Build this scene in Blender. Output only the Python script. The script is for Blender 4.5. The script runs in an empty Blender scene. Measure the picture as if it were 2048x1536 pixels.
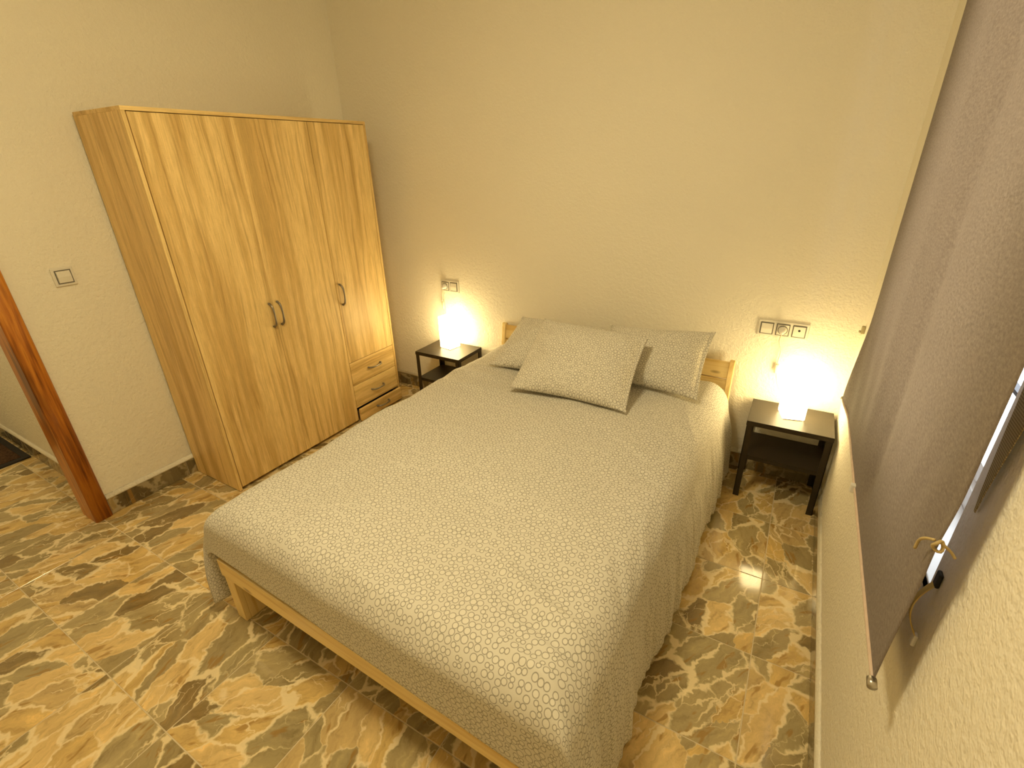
import bpy, bmesh, math, random
from mathutils import Vector, Matrix, noise

# ------------------------------------------------------------------ camera, world, exposure
scene = bpy.context.scene
col = scene.collection

cam_data = bpy.data.cameras.new('camera')
cam = bpy.data.objects.new('camera', cam_data)
col.objects.link(cam)
CAM_R = ((0.86504055, 0.50118339, -0.02280494),
         (0.19232655, -0.37325155, -0.90757577),
         (-0.46337388, 0.78070384, -0.4192686))
rx, ry, rz = (Vector(r) for r in CAM_R)
m = Matrix((rx, -ry, -rz)).transposed().to_4x4()
m.translation = (0.0, 0.0, 1.65)
cam.matrix_world = m
cam_data.sensor_width = 36.0
cam_data.lens = 17.062
cam_data.clip_start = 0.01
scene.camera = cam

world = bpy.data.worlds.new('world')
scene.world = world
world.use_nodes = True
bg = world.node_tree.nodes['Background']
bg.inputs[0].default_value = (0.86, 0.93, 1.0, 1)
bg.inputs[1].default_value = 7.0

scene.view_settings.view_transform = 'Standard'
scene.view_settings.look = 'None'
scene.view_settings.exposure = 0.17
scene.view_settings.gamma = 1.0
scene.view_settings.use_curve_mapping = False
scene.cycles.max_bounces = 6
scene.cycles.diffuse_bounces = 5
scene.cycles.glossy_bounces = 2
scene.cycles.transmission_bounces = 3
scene.cycles.transparent_max_bounces = 6
scene.cycles.caustics_reflective = False
scene.cycles.caustics_refractive = False

CEIL_LAMP = (-0.85, 0.62)
CEIL_EMIT = 67.0
CEIL_COL = (1.0, 0.84, 0.495)
LAMP_EMIT = 18.5
LAMP_COL = (1.0, 0.77, 0.37)
HALL_FILL_EMIT = 24.0  # strength of the added fill light in the hall

# ------------------------------------------------------------------ room dimensions (metres)
XL, XR = -2.8875, 0.3185          # left wall (wardrobe), right wall (window)
YB, YF = 2.69, -1.10              # back wall (bed head), wall behind the camera
ZC = 2.72
SK = 0.105                        # skirting height


# ------------------------------------------------------------------ node helpers
class NT:
    def __init__(self, name):
        self.mat = bpy.data.materials.new(name)
        self.mat.use_nodes = True
        self.t = self.mat.node_tree
        self.t.nodes.clear()
        self.out = self.t.nodes.new('ShaderNodeOutputMaterial')
        self.bsdf = self.t.nodes.new('ShaderNodeBsdfPrincipled')
        self.t.links.new(self.bsdf.outputs[0], self.out.inputs[0])

    def n(self, kind, **kw):
        nd = self.t.nodes.new('ShaderNode' + kind)
        for k, v in kw.items():
            setattr(nd, k, v)
        return nd

    def l(self, a, b):
        self.t.links.new(a, b)

    def val(self, sock, v):
        if isinstance(v, bpy.types.NodeSocket):
            self.l(v, sock)
        else:
            sock.default_value = v

    def math(self, op, a, b=0.0, c=0.0, clamp=False):
        nd = self.n('Math', operation=op, use_clamp=clamp)
        for i, v in enumerate((a, b, c)):
            if i < len(nd.inputs):
                self.val(nd.inputs[i], v)
        return nd.outputs[0]

    def vmath(self, op, a, b=(0, 0, 0)):
        nd = self.n('VectorMath', operation=op)
        self.val(nd.inputs[0], a)
        self.val(nd.inputs[1], b)
        return nd.outputs[0]

    def mapping(self, vec, loc=(0, 0, 0), rot=(0, 0, 0), scale=(1, 1, 1)):
        nd = self.n('Mapping')
        self.l(vec, nd.inputs[0])
        self.val(nd.inputs[1], loc)
        self.val(nd.inputs[2], rot)
        self.val(nd.inputs[3], scale)
        return nd.outputs[0]

    def coord(self, which='Object'):
        return self.n('TexCoord').outputs[which]

    def noise(self, vec, scale, detail=3.0, rough=0.5, dist=0.0):
        nd = self.n('TexNoise')
        self.l(vec, nd.inputs['Vector'])
        nd.inputs['Scale'].default_value = scale
        nd.inputs['Detail'].default_value = detail
        nd.inputs['Roughness'].default_value = rough
        nd.inputs['Distortion'].default_value = dist
        return nd

    def ramp(self, fac, stops, interp='LINEAR'):
        nd = self.n('ValToRGB')
        nd.color_ramp.interpolation = interp
        el = nd.color_ramp.elements
        while len(el) < len(stops):
            el.new(0.5)
        for e, (p, c) in zip(el, stops):
            e.position = p
            e.color = (*c, 1) if len(c) == 3 else c
        self.l(fac, nd.inputs[0])
        return nd.outputs[0]

    def mix(self, fac, a, b, mode='MIX'):
        nd = self.n('Mix', data_type='RGBA', blend_type=mode)
        self.val(nd.inputs[0], fac)
        for i, v in ((6, a), (7, b)):
            if isinstance(v, tuple):
                v = (*v, 1) if len(v) == 3 else v
            self.val(nd.inputs[i], v)
        return nd.outputs[2]

    def bump(self, height, strength=0.3, distance=0.01):
        nd = self.n('Bump')
        nd.inputs['Strength'].default_value = strength
        nd.inputs['Distance'].default_value = distance
        self.l(height, nd.inputs['Height'])
        self.l(nd.outputs[0], self.bsdf.inputs['Normal'])
        return nd

    def base(self, v):
        if isinstance(v, tuple):
            v = (*v, 1)
        self.val(self.bsdf.inputs['Base Color'], v)

    def set(self, rough=0.5, spec=0.5, metal=0.0):
        self.bsdf.inputs['Roughness'].default_value = rough
        self.bsdf.inputs['Specular IOR Level'].default_value = spec
        self.bsdf.inputs['Metallic'].default_value = metal


def mat_plain(name, c, rough=0.5, spec=0.5, metal=0.0, speck=0.06, scale=40.0):
    t = NT(name)
    nz = t.noise(t.coord(), scale, 1)
    f = t.ramp(nz.outputs[0], [(0.3, (1 - speck,) * 3), (0.7, (1 + speck,) * 3)])
    t.base(t.mix(1.0, c, f, 'MULTIPLY'))
    t.set(rough, spec, metal)
    return t.mat


def mat_wall(name='stucco_wall', c=(0.83, 0.78, 0.655), strength=0.38):
    t = NT(name)
    co = t.coord()
    a = t.noise(co, 60, 2, 0.72)
    t.bump(a.outputs[0], strength, 0.014)
    g = t.noise(co, 1.6, 1)
    t.base(t.mix(g.outputs[0], tuple(v * 0.97 for v in c), tuple(min(1, v * 1.02) for v in c)))
    t.set(0.75, 0.25)
    return t.mat


def mat_tile(name, is_skirt=False):
    t = NT(name)
    co = t.coord()
    info = t.n('ObjectInfo')
    rnd = info.outputs['Random']
    ang = t.math('MULTIPLY_ADD', rnd, 1.3, -0.45)
    vr = t.n('VectorRotate', rotation_type='Z_AXIS')
    t.l(co, vr.inputs['Vector'])
    t.l(ang, vr.inputs['Angle'])
    off = t.n('CombineXYZ')
    t.l(t.math('MULTIPLY', rnd, 37.0), off.inputs[0])
    t.l(t.math('MULTIPLY', rnd, 91.0), off.inputs[1])
    base = t.vmath('ADD', vr.outputs[0], off.outputs[0])
    # jagged distortion
    nz = t.noise(base, 9.0, 3, 0.62)
    d = t.vmath('SUBTRACT', nz.outputs['Color'], (0.5, 0.5, 0.5))
    d = t.vmath('MULTIPLY', d, (0.085, 0.12, 0.0))
    nf = t.noise(base, 42.0, 2, 0.6)
    d2 = t.vmath('MULTIPLY', t.vmath('SUBTRACT', nf.outputs['Color'], (0.5, 0.5, 0.5)), (0.022, 0.03, 0.0))
    w = t.vmath('ADD', t.vmath('ADD', base, d), d2)
    w0 = w
    w = t.mapping(w, scale=(12.0, 5.6, 1.0) if not is_skirt else (9.0, 9.0, 6.0))

    def vor(feature):
        v = t.n('TexVoronoi', feature=feature, voronoi_dimensions='2D' if not is_skirt else '3D')
        t.l(w, v.inputs['Vector'])
        v.inputs['Scale'].default_value = 1.0
        v.inputs['Randomness'].default_value = 1.0
        return v
    f1 = vor('F1')
    edge = vor('DISTANCE_TO_EDGE')
    sep = t.n('SeparateColor')
    t.l(f1.outputs['Color'], sep.inputs[0])
    tan = (0.60, 0.425, 0.165)
    tan2 = (0.68, 0.50, 0.225)
    grey = (0.345, 0.272, 0.132)
    grey2 = (0.41, 0.328, 0.165)
    dark = (0.25, 0.18, 0.075)
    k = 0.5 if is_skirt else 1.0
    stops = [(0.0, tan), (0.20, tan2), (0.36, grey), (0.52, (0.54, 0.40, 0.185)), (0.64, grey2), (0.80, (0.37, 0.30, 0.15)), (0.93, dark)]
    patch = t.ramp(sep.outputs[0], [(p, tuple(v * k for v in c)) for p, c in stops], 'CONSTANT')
    # mottling inside a patch
    fine = t.noise(t.mapping(w0, scale=(30, 7, 1)), 1.0, 4, 0.68)
    patch = t.mix(1.0, patch, t.ramp(fine.outputs[0], [(0.28, (0.62, 0.58, 0.52)), (0.46, (0.95, 0.93, 0.90)), (0.58, (1.08, 1.06, 1.03)), (0.74, (1.42, 1.38, 1.30))]), 'MULTIPLY')
    # rusty streaks
    rust = t.noise(t.mapping(base, scale=(30, 8, 1), loc=(5.3, 2.2, 0)), 1.0, 2, 0.6)
    rf = t.ramp(rust.outputs[0], [(0.60, (0, 0, 0)), (0.66, (1, 1, 1))])
    patch = t.mix(t.math('MULTIPLY', rf, 0.70), patch, (0.32, 0.175, 0.04))
    # cream veins along the patch edges, of uneven width
    vw = t.noise(base, 7.0, 2, 0.6)
    width = t.math('MULTIPLY_ADD', vw.outputs[0], 0.36, -0.105)
    vein = t.math('SUBTRACT', width, edge.outputs['Distance'])
    vein = t.math('MULTIPLY', vein, 16.0, clamp=True)
    patch = t.mix(t.math('MULTIPLY', vein, 0.85), patch, (0.84 * k, 0.70 * k, 0.42 * k))
    # fine cracks running across the patches
    v2 = t.n('TexVoronoi', feature='DISTANCE_TO_EDGE', voronoi_dimensions='3D')
    t.l(t.mapping(w0, scale=(20.0, 9.0, 9.0), loc=(3.3, 8.1, 0.4)), v2.inputs['Vector'])
    v2.inputs['Scale'].default_value = 1.0
    cm = t.noise(base, 5.0, 2, 0.5)
    cw = t.math('MULTIPLY', t.math('SUBTRACT', cm.outputs[0], 0.46), 0.30)
    ck = t.math('MULTIPLY', t.math('SUBTRACT', cw, v2.outputs['Distance']), 30.0, clamp=True)
    patch = t.mix(t.math('MULTIPLY', ck, 0.7), patch, (0.84 * k, 0.70 * k, 0.42 * k))
    t.base(patch)
    rr = t.ramp(fine.outputs[0], [(0.2, (0.075,) * 3), (0.8, (0.13,) * 3)])
    t.l(rr, t.bsdf.inputs['Roughness'])
    t.bsdf.inputs['Specular IOR Level'].default_value = 0.5
    return t.mat


def mat_wood(name, light, mid, dark, axis='z', sc=1.0, rough=0.45, contrast=1.0, spec=0.4):
    """sawn-oak foil: long streaks along axis, a few dark figure bands"""
    t = NT(name)
    co = t.coord()
    info = t.n('ObjectInfo')
    off = t.n('CombineXYZ')
    for i, kk in enumerate((13.0, 29.0, 7.0)):
        t.l(t.math('MULTIPLY', info.outputs['Random'], kk), off.inputs[i])
    co = t.vmath('ADD', co, off.outputs[0])
    ax = 'xyz'.index(axis)

    def st(a, b):
        s = [b * sc] * 3
        s[ax] = a * sc
        return tuple(s)
    warp = t.noise(t.mapping(co, scale=st(1.2, 4.0)), 1.0, 2)
    wv = t.vmath('MULTIPLY', t.vmath('SUBTRACT', warp.outputs['Color'], (0.5, 0.5, 0.5)), (0.07, 0.07, 0.07))
    cw = t.vmath('ADD', co, wv)
    broad = t.noise(t.mapping(cw, scale=st(0.6, 13.0)), 1.0, 3, 0.55)
    streak = t.noise(t.mapping(cw, scale=st(1.1, 42.0)), 1.0, 4, 0.6)
    fibre = t.noise(t.mapping(co, scale=st(14.0, 260.0)), 1.0, 2, 0.6)
    cross = t.noise(t.mapping(co, scale=st(260.0, 60.0)), 1.0, 2, 0.5)
    c = t.ramp(broad.outputs[0], [(0.28, tuple(v * 0.86 for v in mid)), (0.40, mid), (0.52, light), (0.60, tuple(v * 1.05 for v in light)), (0.72, mid)])
    sm = t.ramp(streak.outputs[0], [(0.52, (0, 0, 0)), (0.70, (1, 1, 1))])
    c = t.mix(t.math('MULTIPLY', sm, 0.62 * contrast), c, dark)
    fm = t.ramp(fibre.outputs[0], [(0.35, (0.84, 0.82, 0.78)), (0.65, (1.06, 1.05, 1.03))])
    c = t.mix(0.8 * contrast, c, fm, 'MULTIPLY')
    cm = t.ramp(cross.outputs[0], [(0.58, (1, 1, 1)), (0.72, (0.90, 0.88, 0.84))])
    c = t.mix(0.6 * contrast, c, cm, 'MULTIPLY')
    t.base(c)
    t.set(rough, spec)
    return t.mat


def mat_pine(name, axis='x', light=(0.84, 0.65, 0.30), dark=(0.68, 0.45, 0.15), knots=True, rough=0.4):
    t = NT(name)
    co = t.coord()
    info = t.n('ObjectInfo')
    off = t.n('CombineXYZ')
    for i, kk in enumerate((17.0, 5.0, 11.0)):
        t.l(t.math('MULTIPLY', info.outputs['Random'], kk), off.inputs[i])
    co = t.vmath('ADD', co, off.outputs[0])
    ax = 'xyz'.index(axis)
    s = [26.0] * 3
    s[ax] = 1.4
    g = t.noise(t.mapping(co, scale=tuple(s)), 1.0, 4, 0.6, 0.6)
    c = t.ramp(g.outputs[0], [(0.32, dark), (0.5, light), (0.62, tuple(min(1, v * 1.07) for v in light)), (0.72, dark)])
    if knots:
        s2 = [13.0] * 3
        s2[ax] = 4.2
        v = t.n('TexVoronoi', feature='F1')
        t.l(t.mapping(co, scale=tuple(s2)), v.inputs['Vector'])
        v.inputs['Scale'].default_value = 1.0
        kf = t.ramp(v.outputs['Distance'], [(0.13, (1, 1, 1)), (0.20, (0, 0, 0))])
        c = t.mix(t.math('MULTIPLY', kf, 0.85), c, (0.16, 0.07, 0.02))
    t.base(c)
    t.set(rough, 0.4)
    return t.mat


def mat_jamb():
    t = NT('varnished_dark_pine')
    co = t.coord()
    w = t.noise(t.mapping(co, scale=(6, 6, 1.2)), 1.0, 2)
    wv = t.vmath('MULTIPLY', t.vmath('SUBTRACT', w.outputs['Color'], (0.5, 0.5, 0.5)), (0.05, 0.05, 0.0))
    cw = t.vmath('ADD', co, wv)
    g = t.noise(t.mapping(cw, scale=(60, 60, 3.0)), 1.0, 4, 0.6, 0.3)
    c = t.ramp(g.outputs[0], [(0.28, (0.17, 0.045, 0.006)), (0.46, (0.46, 0.155, 0.018)), (0.62, (0.62, 0.25, 0.032)), (0.75, (0.34, 0.11, 0.012))])
    b = t.noise(t.mapping(co, scale=(14, 14, 2.2), loc=(3, 1, 7)), 1.0, 2)
    bm_ = t.ramp(b.outputs[0], [(0.56, (1, 1, 1)), (0.70, (0.42, 0.36, 0.32))])
    t.base(t.mix(1.0, c, bm_, 'MULTIPLY'))
    t.set(0.32, 0.5)
    return t.mat


def mat_rings(name='ring_print_cotton', scale=49.0, ground=(0.655, 0.625, 0.55), ring=(0.29, 0.27, 0.222)):
    t = NT(name)
    uv = t.coord('UV')

    def vor(feature):
        v = t.n('TexVoronoi', feature=feature, voronoi_dimensions='2D')
        t.l(uv, v.inputs['Vector'])
        v.inputs['Scale'].default_value = scale
        v.inputs['Randomness'].default_value = 0.50
        return v
    f1 = vor('F1')
    rad = vor('N_SPHERE_RADIUS')
    r0 = t.math('MULTIPLY', rad.outputs['Radius'], 0.95)
    dd = t.math('ABSOLUTE', t.math('SUBTRACT', f1.outputs['Distance'], r0))
    # line half width ~0.075 of a cell
    line = t.math('SUBTRACT', 1.0, t.math('MULTIPLY', t.math('SUBTRACT', dd, 0.038), 28.0, clamp=True), clamp=True)
    inside = t.math('LESS_THAN', f1.outputs['Distance'], r0)
    g2 = t.mix(inside, ground, tuple(min(1, v * 1.07) for v in ground))
    c = t.mix(t.math('MULTIPLY', line, 0.9), g2, ring)
    t.base(c)
    t.set(0.85, 0.15)
    t.bsdf.inputs['Sheen Weight'].default_value = 0.12
    wr = t.noise(t.coord(), 26, 2, 0.55)
    t.bump(wr.outputs[0], 0.16, 0.012)
    return t.mat


def mat_blind():
    t = NT('blind_fabric')
    co = t.coord()
    a = t.noise(t.mapping(co, scale=(60, 60, 210)), 1.0, 4, 0.65)
    b = t.noise(t.mapping(co, scale=(30, 150, 150), rot=(0.5, 0, 0)), 1.0, 3, 0.6)
    f = t.math('ADD', t.math('MULTIPLY', a.outputs[0], 0.5), t.math('MULTIPLY', b.outputs[0], 0.5))
    c = t.ramp(f, [(0.38, (0.26, 0.215, 0.185)), (0.62, (0.38, 0.32, 0.28))])
    t.base(c)
    t.set(0.7, 0.25)
    t.bsdf.inputs['Sheen Weight'].default_value = 0.25
    tr = t.n('BsdfTranslucent')
    ct = t.ramp(f, [(0.38, (0.36, 0.29, 0.215)), (0.62, (0.50, 0.41, 0.31))])
    t.l(ct, tr.inputs['Color'])
    ms = t.n('MixShader')
    ms.inputs[0].default_value = 0.5
    t.l(t.bsdf.outputs[0], ms.inputs[1])
    t.l(tr.outputs[0], ms.inputs[2])
    t.l(ms.outputs[0], t.out.inputs[0])
    t.bump(f, 0.18, 0.004)
    return t.mat


def mat_emit(name, c, strength):
    t = NT(name)
    t.base((0.9, 0.88, 0.82))
    t.set(0.4, 0.4)
    t.bsdf.inputs['Emission Color'].default_value = (*c, 1)
    t.bsdf.inputs['Emission Strength'].default_value = strength
    return t.mat


def mat_glass():
    t = NT('window_glass')
    tr = t.n('BsdfTransparent')
    gl = t.n('BsdfGlossy')
    gl.inputs['Roughness'].default_value = 0.02
    ms = t.n('MixShader')
    ms.inputs[0].default_value = 0.06
    t.l(tr.outputs[0], ms.inputs[1])
    t.l(gl.outputs[0], ms.inputs[2])
    t.l(ms.outputs[0], t.out.inputs[0])
    return t.mat


def mat_strap():
    t = NT('woven_strap')
    co = t.coord()
    w = t.n('TexWave', wave_type='BANDS', bands_direction='Z')
    t.l(co, w.inputs[0])
    w.inputs['Scale'].default_value = 70.0
    w2 = t.n('TexWave', wave_type='BANDS', bands_direction='Y')
    t.l(co, w2.inputs[0])
    w2.inputs['Scale'].default_value = 90.0
    f = t.math('MULTIPLY', w.outputs['Fac'], w2.outputs['Fac'])
    t.base(t.ramp(f, [(0.05, (0.26, 0.19, 0.08)), (0.5, (0.55, 0.44, 0.22))]))
    t.set(0.8, 0.2)
    t.bump(f, 0.4, 0.002)
    return t.mat


M = {}
M['wall'] = mat_wall()
M['ceiling'] = mat_wall('ceiling_paint', (0.82, 0.78, 0.68), 0.15)
M['tile'] = mat_tile('stone_print_tile')
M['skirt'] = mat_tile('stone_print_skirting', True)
M['grout'] = mat_plain('pale_grout', (0.62, 0.52, 0.34), 0.85, 0.2)
M['oak'] = mat_wood('sawn_oak_foil_vertical', (0.84, 0.62, 0.27), (0.68, 0.465, 0.175), (0.37, 0.21, 0.055), 'z')
M['oak_h'] = mat_wood('sawn_oak_foil_horizontal', (0.84, 0.62, 0.27), (0.68, 0.465, 0.175), (0.37, 0.21, 0.055), 'y')
M['oak_edge'] = mat_plain('oak_edge_band', (0.64, 0.46, 0.21), 0.5)
M['gap'] = mat_plain('dark_cabinet_inside', (0.10, 0.065, 0.03), 0.8)
M['pine_x'] = mat_pine('pine_along_x', 'x')
M['pine_y'] = mat_pine('pine_along_y', 'y')
M['pine_z'] = mat_pine('pine_along_z', 'z')
M['jamb'] = mat_jamb()
M['rings'] = mat_rings()
M['rings_p'] = mat_rings('ring_print_pillowcase', 56.0, (0.70, 0.665, 0.575), (0.26, 0.235, 0.188))
M['sheet'] = mat_plain('white_sheet', (0.72, 0.69, 0.62), 0.9, 0.1)
M['blind'] = mat_blind()
M['steel'] = mat_plain('brushed_steel', (0.55, 0.52, 0.47), 0.3, 0.5, 1.0)
M['handle'] = mat_plain('dull_grey_metal', (0.30, 0.275, 0.24), 0.32, 0.5, 0.85)
M['blackmetal'] = mat_plain('black_brown_metal', (0.024, 0.016, 0.007), 0.42, 0.4)
M['white'] = mat_plain('white_plastic', (0.80, 0.77, 0.70), 0.4, 0.5, 0, 0.02)
M['socket'] = mat_plain('ivory_plastic', (0.74, 0.70, 0.60), 0.4, 0.5, 0, 0.02)
M['greyring'] = mat_plain('grey_bezel', (0.13, 0.12, 0.10), 0.4)
M['darkhole'] = mat_plain('black_plastic', (0.012, 0.010, 0.008), 0.6)
M['pvc'] = mat_plain('white_pvc', (0.82, 0.82, 0.80), 0.35, 0.5, 0, 0.02)
M['bluegrey'] = mat_plain('grey_rubber', (0.09, 0.09, 0.10), 0.7)
M['glass'] = mat_glass()
M['cable'] = mat_plain('cream_cable', (0.66, 0.58, 0.42), 0.5)
M['strap'] = mat_strap()
M['yellowstrap'] = mat_plain('yellowed_strap', (0.62, 0.45, 0.13), 0.7)
M['bar'] = mat_plain('pale_pink_bar', (0.62, 0.48, 0.38), 0.4)
M['cord'] = mat_plain('tan_cord', (0.48, 0.36, 0.16), 0.8)
M['lampglass'] = mat_emit('frosted_glass_lit', LAMP_COL, LAMP_EMIT)
M['ceilglobe'] = mat_emit('opal_globe_lit', CEIL_COL, CEIL_EMIT)
M['hallfill'] = mat_emit('hall_fill_glow', CEIL_COL, HALL_FILL_EMIT)
M['mat'] = mat_plain('dark_mat_pile', (0.075, 0.042, 0.022), 0.95, 0.1, 0, 0.4, 90)
M['matrim'] = mat_plain('dark_mat_rim', (0.020, 0.016, 0.012), 0.8)
M['holder'] = mat_plain('tan_plastic', (0.42, 0.36, 0.20), 0.5)


# ------------------------------------------------------------------ mesh helpers
def bm_box(bm, x0, x1, y0, y1, z0, z1, bev=0.0, seg=2):
    r = bmesh.ops.create_cube(bm, size=1.0)
    vs = r['verts']
    for v in vs:
        v.co.x = x0 + (v.co.x + 0.5) * (x1 - x0)
        v.co.y = y0 + (v.co.y + 0.5) * (y1 - y0)
        v.co.z = z0 + (v.co.z + 0.5) * (z1 - z0)
    if bev > 0:
        es = list({e for v in vs for e in v.link_edges})
        bmesh.ops.bevel(bm, geom=es, offset=bev, segments=seg, profile=0.5, affect='EDGES')
    return bm


def box(x0, x1, y0, y1, z0, z1, bev=0.0, seg=2):
    return bm_box(bmesh.new(), x0, x1, y0, y1, z0, z1, bev, seg)


def obj(name, bm, mat, parent=None, smooth=False, loc=None):
    me = bpy.data.meshes.new(name)
    bm.normal_update()
    bm.to_mesh(me)
    bm.free()
    if mat:
        me.materials.append(mat)
    if smooth:
        for p in me.polygons:
            p.use_smooth = True
    o = bpy.data.objects.new(name, me)
    col.objects.link(o)
    if parent:
        o.parent = parent
    if loc:
        o.location = loc
    return o


def bm_tube(bm, pts, r, seg=8, cap=True):
    pts = [Vector(p) for p in pts]
    rings = []
    up = None
    for i, p in enumerate(pts):
        a = pts[max(i - 1, 0)]
        b = pts[min(i + 1, len(pts) - 1)]
        d = (b - a).normalized()
        if up is None:
            up = d.orthogonal().normalized()
        else:
            up = (up - d * up.dot(d)).normalized()
        side = d.cross(up)
        rr = r[i] if isinstance(r, (list, tuple)) else r
        rings.append([bm.verts.new(p + (up * math.cos(2 * math.pi * k / seg) + side * math.sin(2 * math.pi * k / seg)) * rr) for k in range(seg)])
    for A, B in zip(rings, rings[1:]):
        for k in range(seg):
            bm.faces.new((A[k], A[(k + 1) % seg], B[(k + 1) % seg], B[k]))
    if cap:
        bm.faces.new(rings[0][::-1])
        bm.faces.new(rings[-1])
    return bm


def tube(pts, r, seg=8):
    return bm_tube(bmesh.new(), pts, r, seg)


def spline(pts, n=8):
    """Catmull-Rom through pts"""
    P = [Vector(p) for p in pts]
    P = [P[0] * 2 - P[1]] + P + [P[-1] * 2 - P[-2]]
    out = []
    for i in range(1, len(P) - 2):
        for k in range(n):
            t = k / n
            a, b, c, d = P[i - 1], P[i], P[i + 1], P[i + 2]
            out.append(0.5 * ((2 * b) + (c - a) * t + (2 * a - 5 * b + 4 * c - d) * t * t + (3 * b - a - 3 * c + d) * t ** 3))
    out.append(P[-2])
    return out


def prism(poly, axis, a0, a1, bev=0.0):
    """extrude a 2-D outline along axis"""
    bm = bmesh.new()

    def pt(u, v, w):
        return {'x': (w, u, v), 'y': (u, w, v), 'z': (u, v, w)}[axis]
    A = [bm.verts.new(pt(u, v, a0)) for u, v in poly]
    B = [bm.verts.new(pt(u, v, a1)) for u, v in poly]
    n = len(poly)
    bm.faces.new(A)
    bm.faces.new(B[::-1])
    for i in range(n):
        bm.faces.new((A[i], B[i], B[(i + 1) % n], A[(i + 1) % n]))
    bmesh.ops.recalc_face_normals(bm, faces=bm.faces[:])
    if bev:
        bmesh.ops.bevel(bm, geom=bm.edges[:], offset=bev, segments=2, profile=0.5, affect='EDGES')
    return bm


def thing(name, label, cat, loc=(0, 0, 0), rotz=0.0, group=None):
    o = bpy.data.objects.new(name, None)
    o.empty_display_size = 0.05
    col.objects.link(o)
    o.location = loc
    o.rotation_euler = (0, 0, rotz)
    return tag(o, label, cat, group)


def tag(o, label, cat, group=None):
    o['label'] = label
    o['category'] = cat
    if group:
        o['group'] = group
    return o


def struct(o, label=None):
    o['kind'] = 'structure'
    if label:
        o['label'] = label
    return o


# ------------------------------------------------------------------ room shell
WT = 0.26          # outer wall thickness
# floor: grout bed and separate tiles
HX = -4.95         # far end of the hall beyond the doorway
floor = struct(obj('floor', box(HX, XR + 0.05, YF - 0.05, YB + 0.05, -0.06, -0.0012), M['grout']), 'polished stone-pattern tile floor with pale grout lines')
T = 0.40
tx0, ty0 = 0.124, 2.244            # a grout crossing seen beside the bed
bm = box(-T / 2 + 0.0019, T / 2 - 0.0019, -T / 2 + 0.0019, T / 2 - 0.0019, -0.012, 0.0, 0.0008, 1)
tile_me = bpy.data.meshes.new('tile')
bm.to_mesh(tile_me)
bm.free()
tile_me.materials.append(M['tile'])
cut_cache = {}
for i in range(-13, 2):
    for j in range(-9, 3):
        x0, x1 = tx0 + i * T, tx0 + (i + 1) * T
        y0, y1 = ty0 + j * T, ty0 + (j + 1) * T
        if x1 < HX + 0.01 or x0 > XR or y1 < YF or y0 > YB:
            continue
        if x1 < XL - 0.2 and y0 > 0.75:
            continue
        cx0, cx1, cy0, cy1 = max(x0, HX), min(x1, XR), max(y0, YF), min(y1, YB)
        if cx1 - cx0 < 0.01 or cy1 - cy0 < 0.01:
            continue
        cx, cy = (x0 + x1) / 2, (y0 + y1) / 2
        if (cx0, cx1, cy0, cy1) == (x0, x1, y0, y1):
            me = tile_me
        else:
            key = tuple(round(v, 4) for v in (cx0 - cx, cx1 - cx, cy0 - cy, cy1 - cy))
            if key not in cut_cache:
                bm = box(key[0] + 0.0019, key[1] - 0.0019, key[2] + 0.0019, key[3] - 0.0019, -0.012, 0.0, 0.0008, 1)
                me = bpy.data.meshes.new('tile')
                bm.to_mesh(me)
                bm.free()
                me.materials.append(M['tile'])
                cut_cache[key] = me
            me = cut_cache[key]
        o = bpy.data.objects.new('tile', me)
        col.objects.link(o)
        o.parent = floor
        o.location = (cx, cy, 0.0)

struct(obj('ceiling', box(HX - 0.1, XR + WT, YF - 0.12, YB + 0.12, ZC, ZC + 0.1), M['ceiling']), 'plain cream ceiling')
struct(obj('wall_back', box(XL - 0.12, XR + WT, YB, YB + 0.12, -0.06, ZC), M['wall']), 'cream stucco wall behind the bed head')
struct(obj('wall_front', box(HX - 0.1, XR + WT, YF - 0.12, YF, -0.06, ZC), M['wall']), 'cream stucco wall opposite the bed')

# left wall with the doorway
DY0, DY1, DZ = -0.20, 0.645, 2.05
bm = bmesh.new()
bm_box(bm, XL - 0.12, XL, DY1, YB, -0.06, ZC)
bm_box(bm, XL - 0.12, XL, YF, DY0, -0.06, ZC)
bm_box(bm, XL - 0.12, XL, DY0, DY1, DZ, ZC)
struct(obj('wall_left', bm, M['wall']), 'cream stucco wall behind the wardrobe, with a doorway')

# hall beyond the doorway
struct(obj('wall_hall_side', box(HX - 0.1, XL - 0.12, 0.725, 0.845, -0.06, ZC), M['wall']), 'cream hall wall beyond the doorway')
struct(obj('wall_hall_end', box(HX - 0.1, HX, YF, 0.725, -0.06, ZC), M['wall']), 'cream wall at the hall end')

# right wall with the window opening
WY0, WY1, WZ0, WZ1 = 0.935, 2.03, 0.925, 2.28
bm = bmesh.new()
bm_box(bm, XR, XR + WT, YF, WY0, -0.06, ZC)
bm_box(bm, XR, XR + WT, WY1, YB, -0.06, ZC)
bm_box(bm, XR, XR + WT, WY0, WY1, -0.06, WZ0)
bm_box(bm, XR, XR + WT, WY0, WY1, WZ1, ZC)
struct(obj('wall_right', bm, M['wall']), 'cream stucco window wall')


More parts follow.
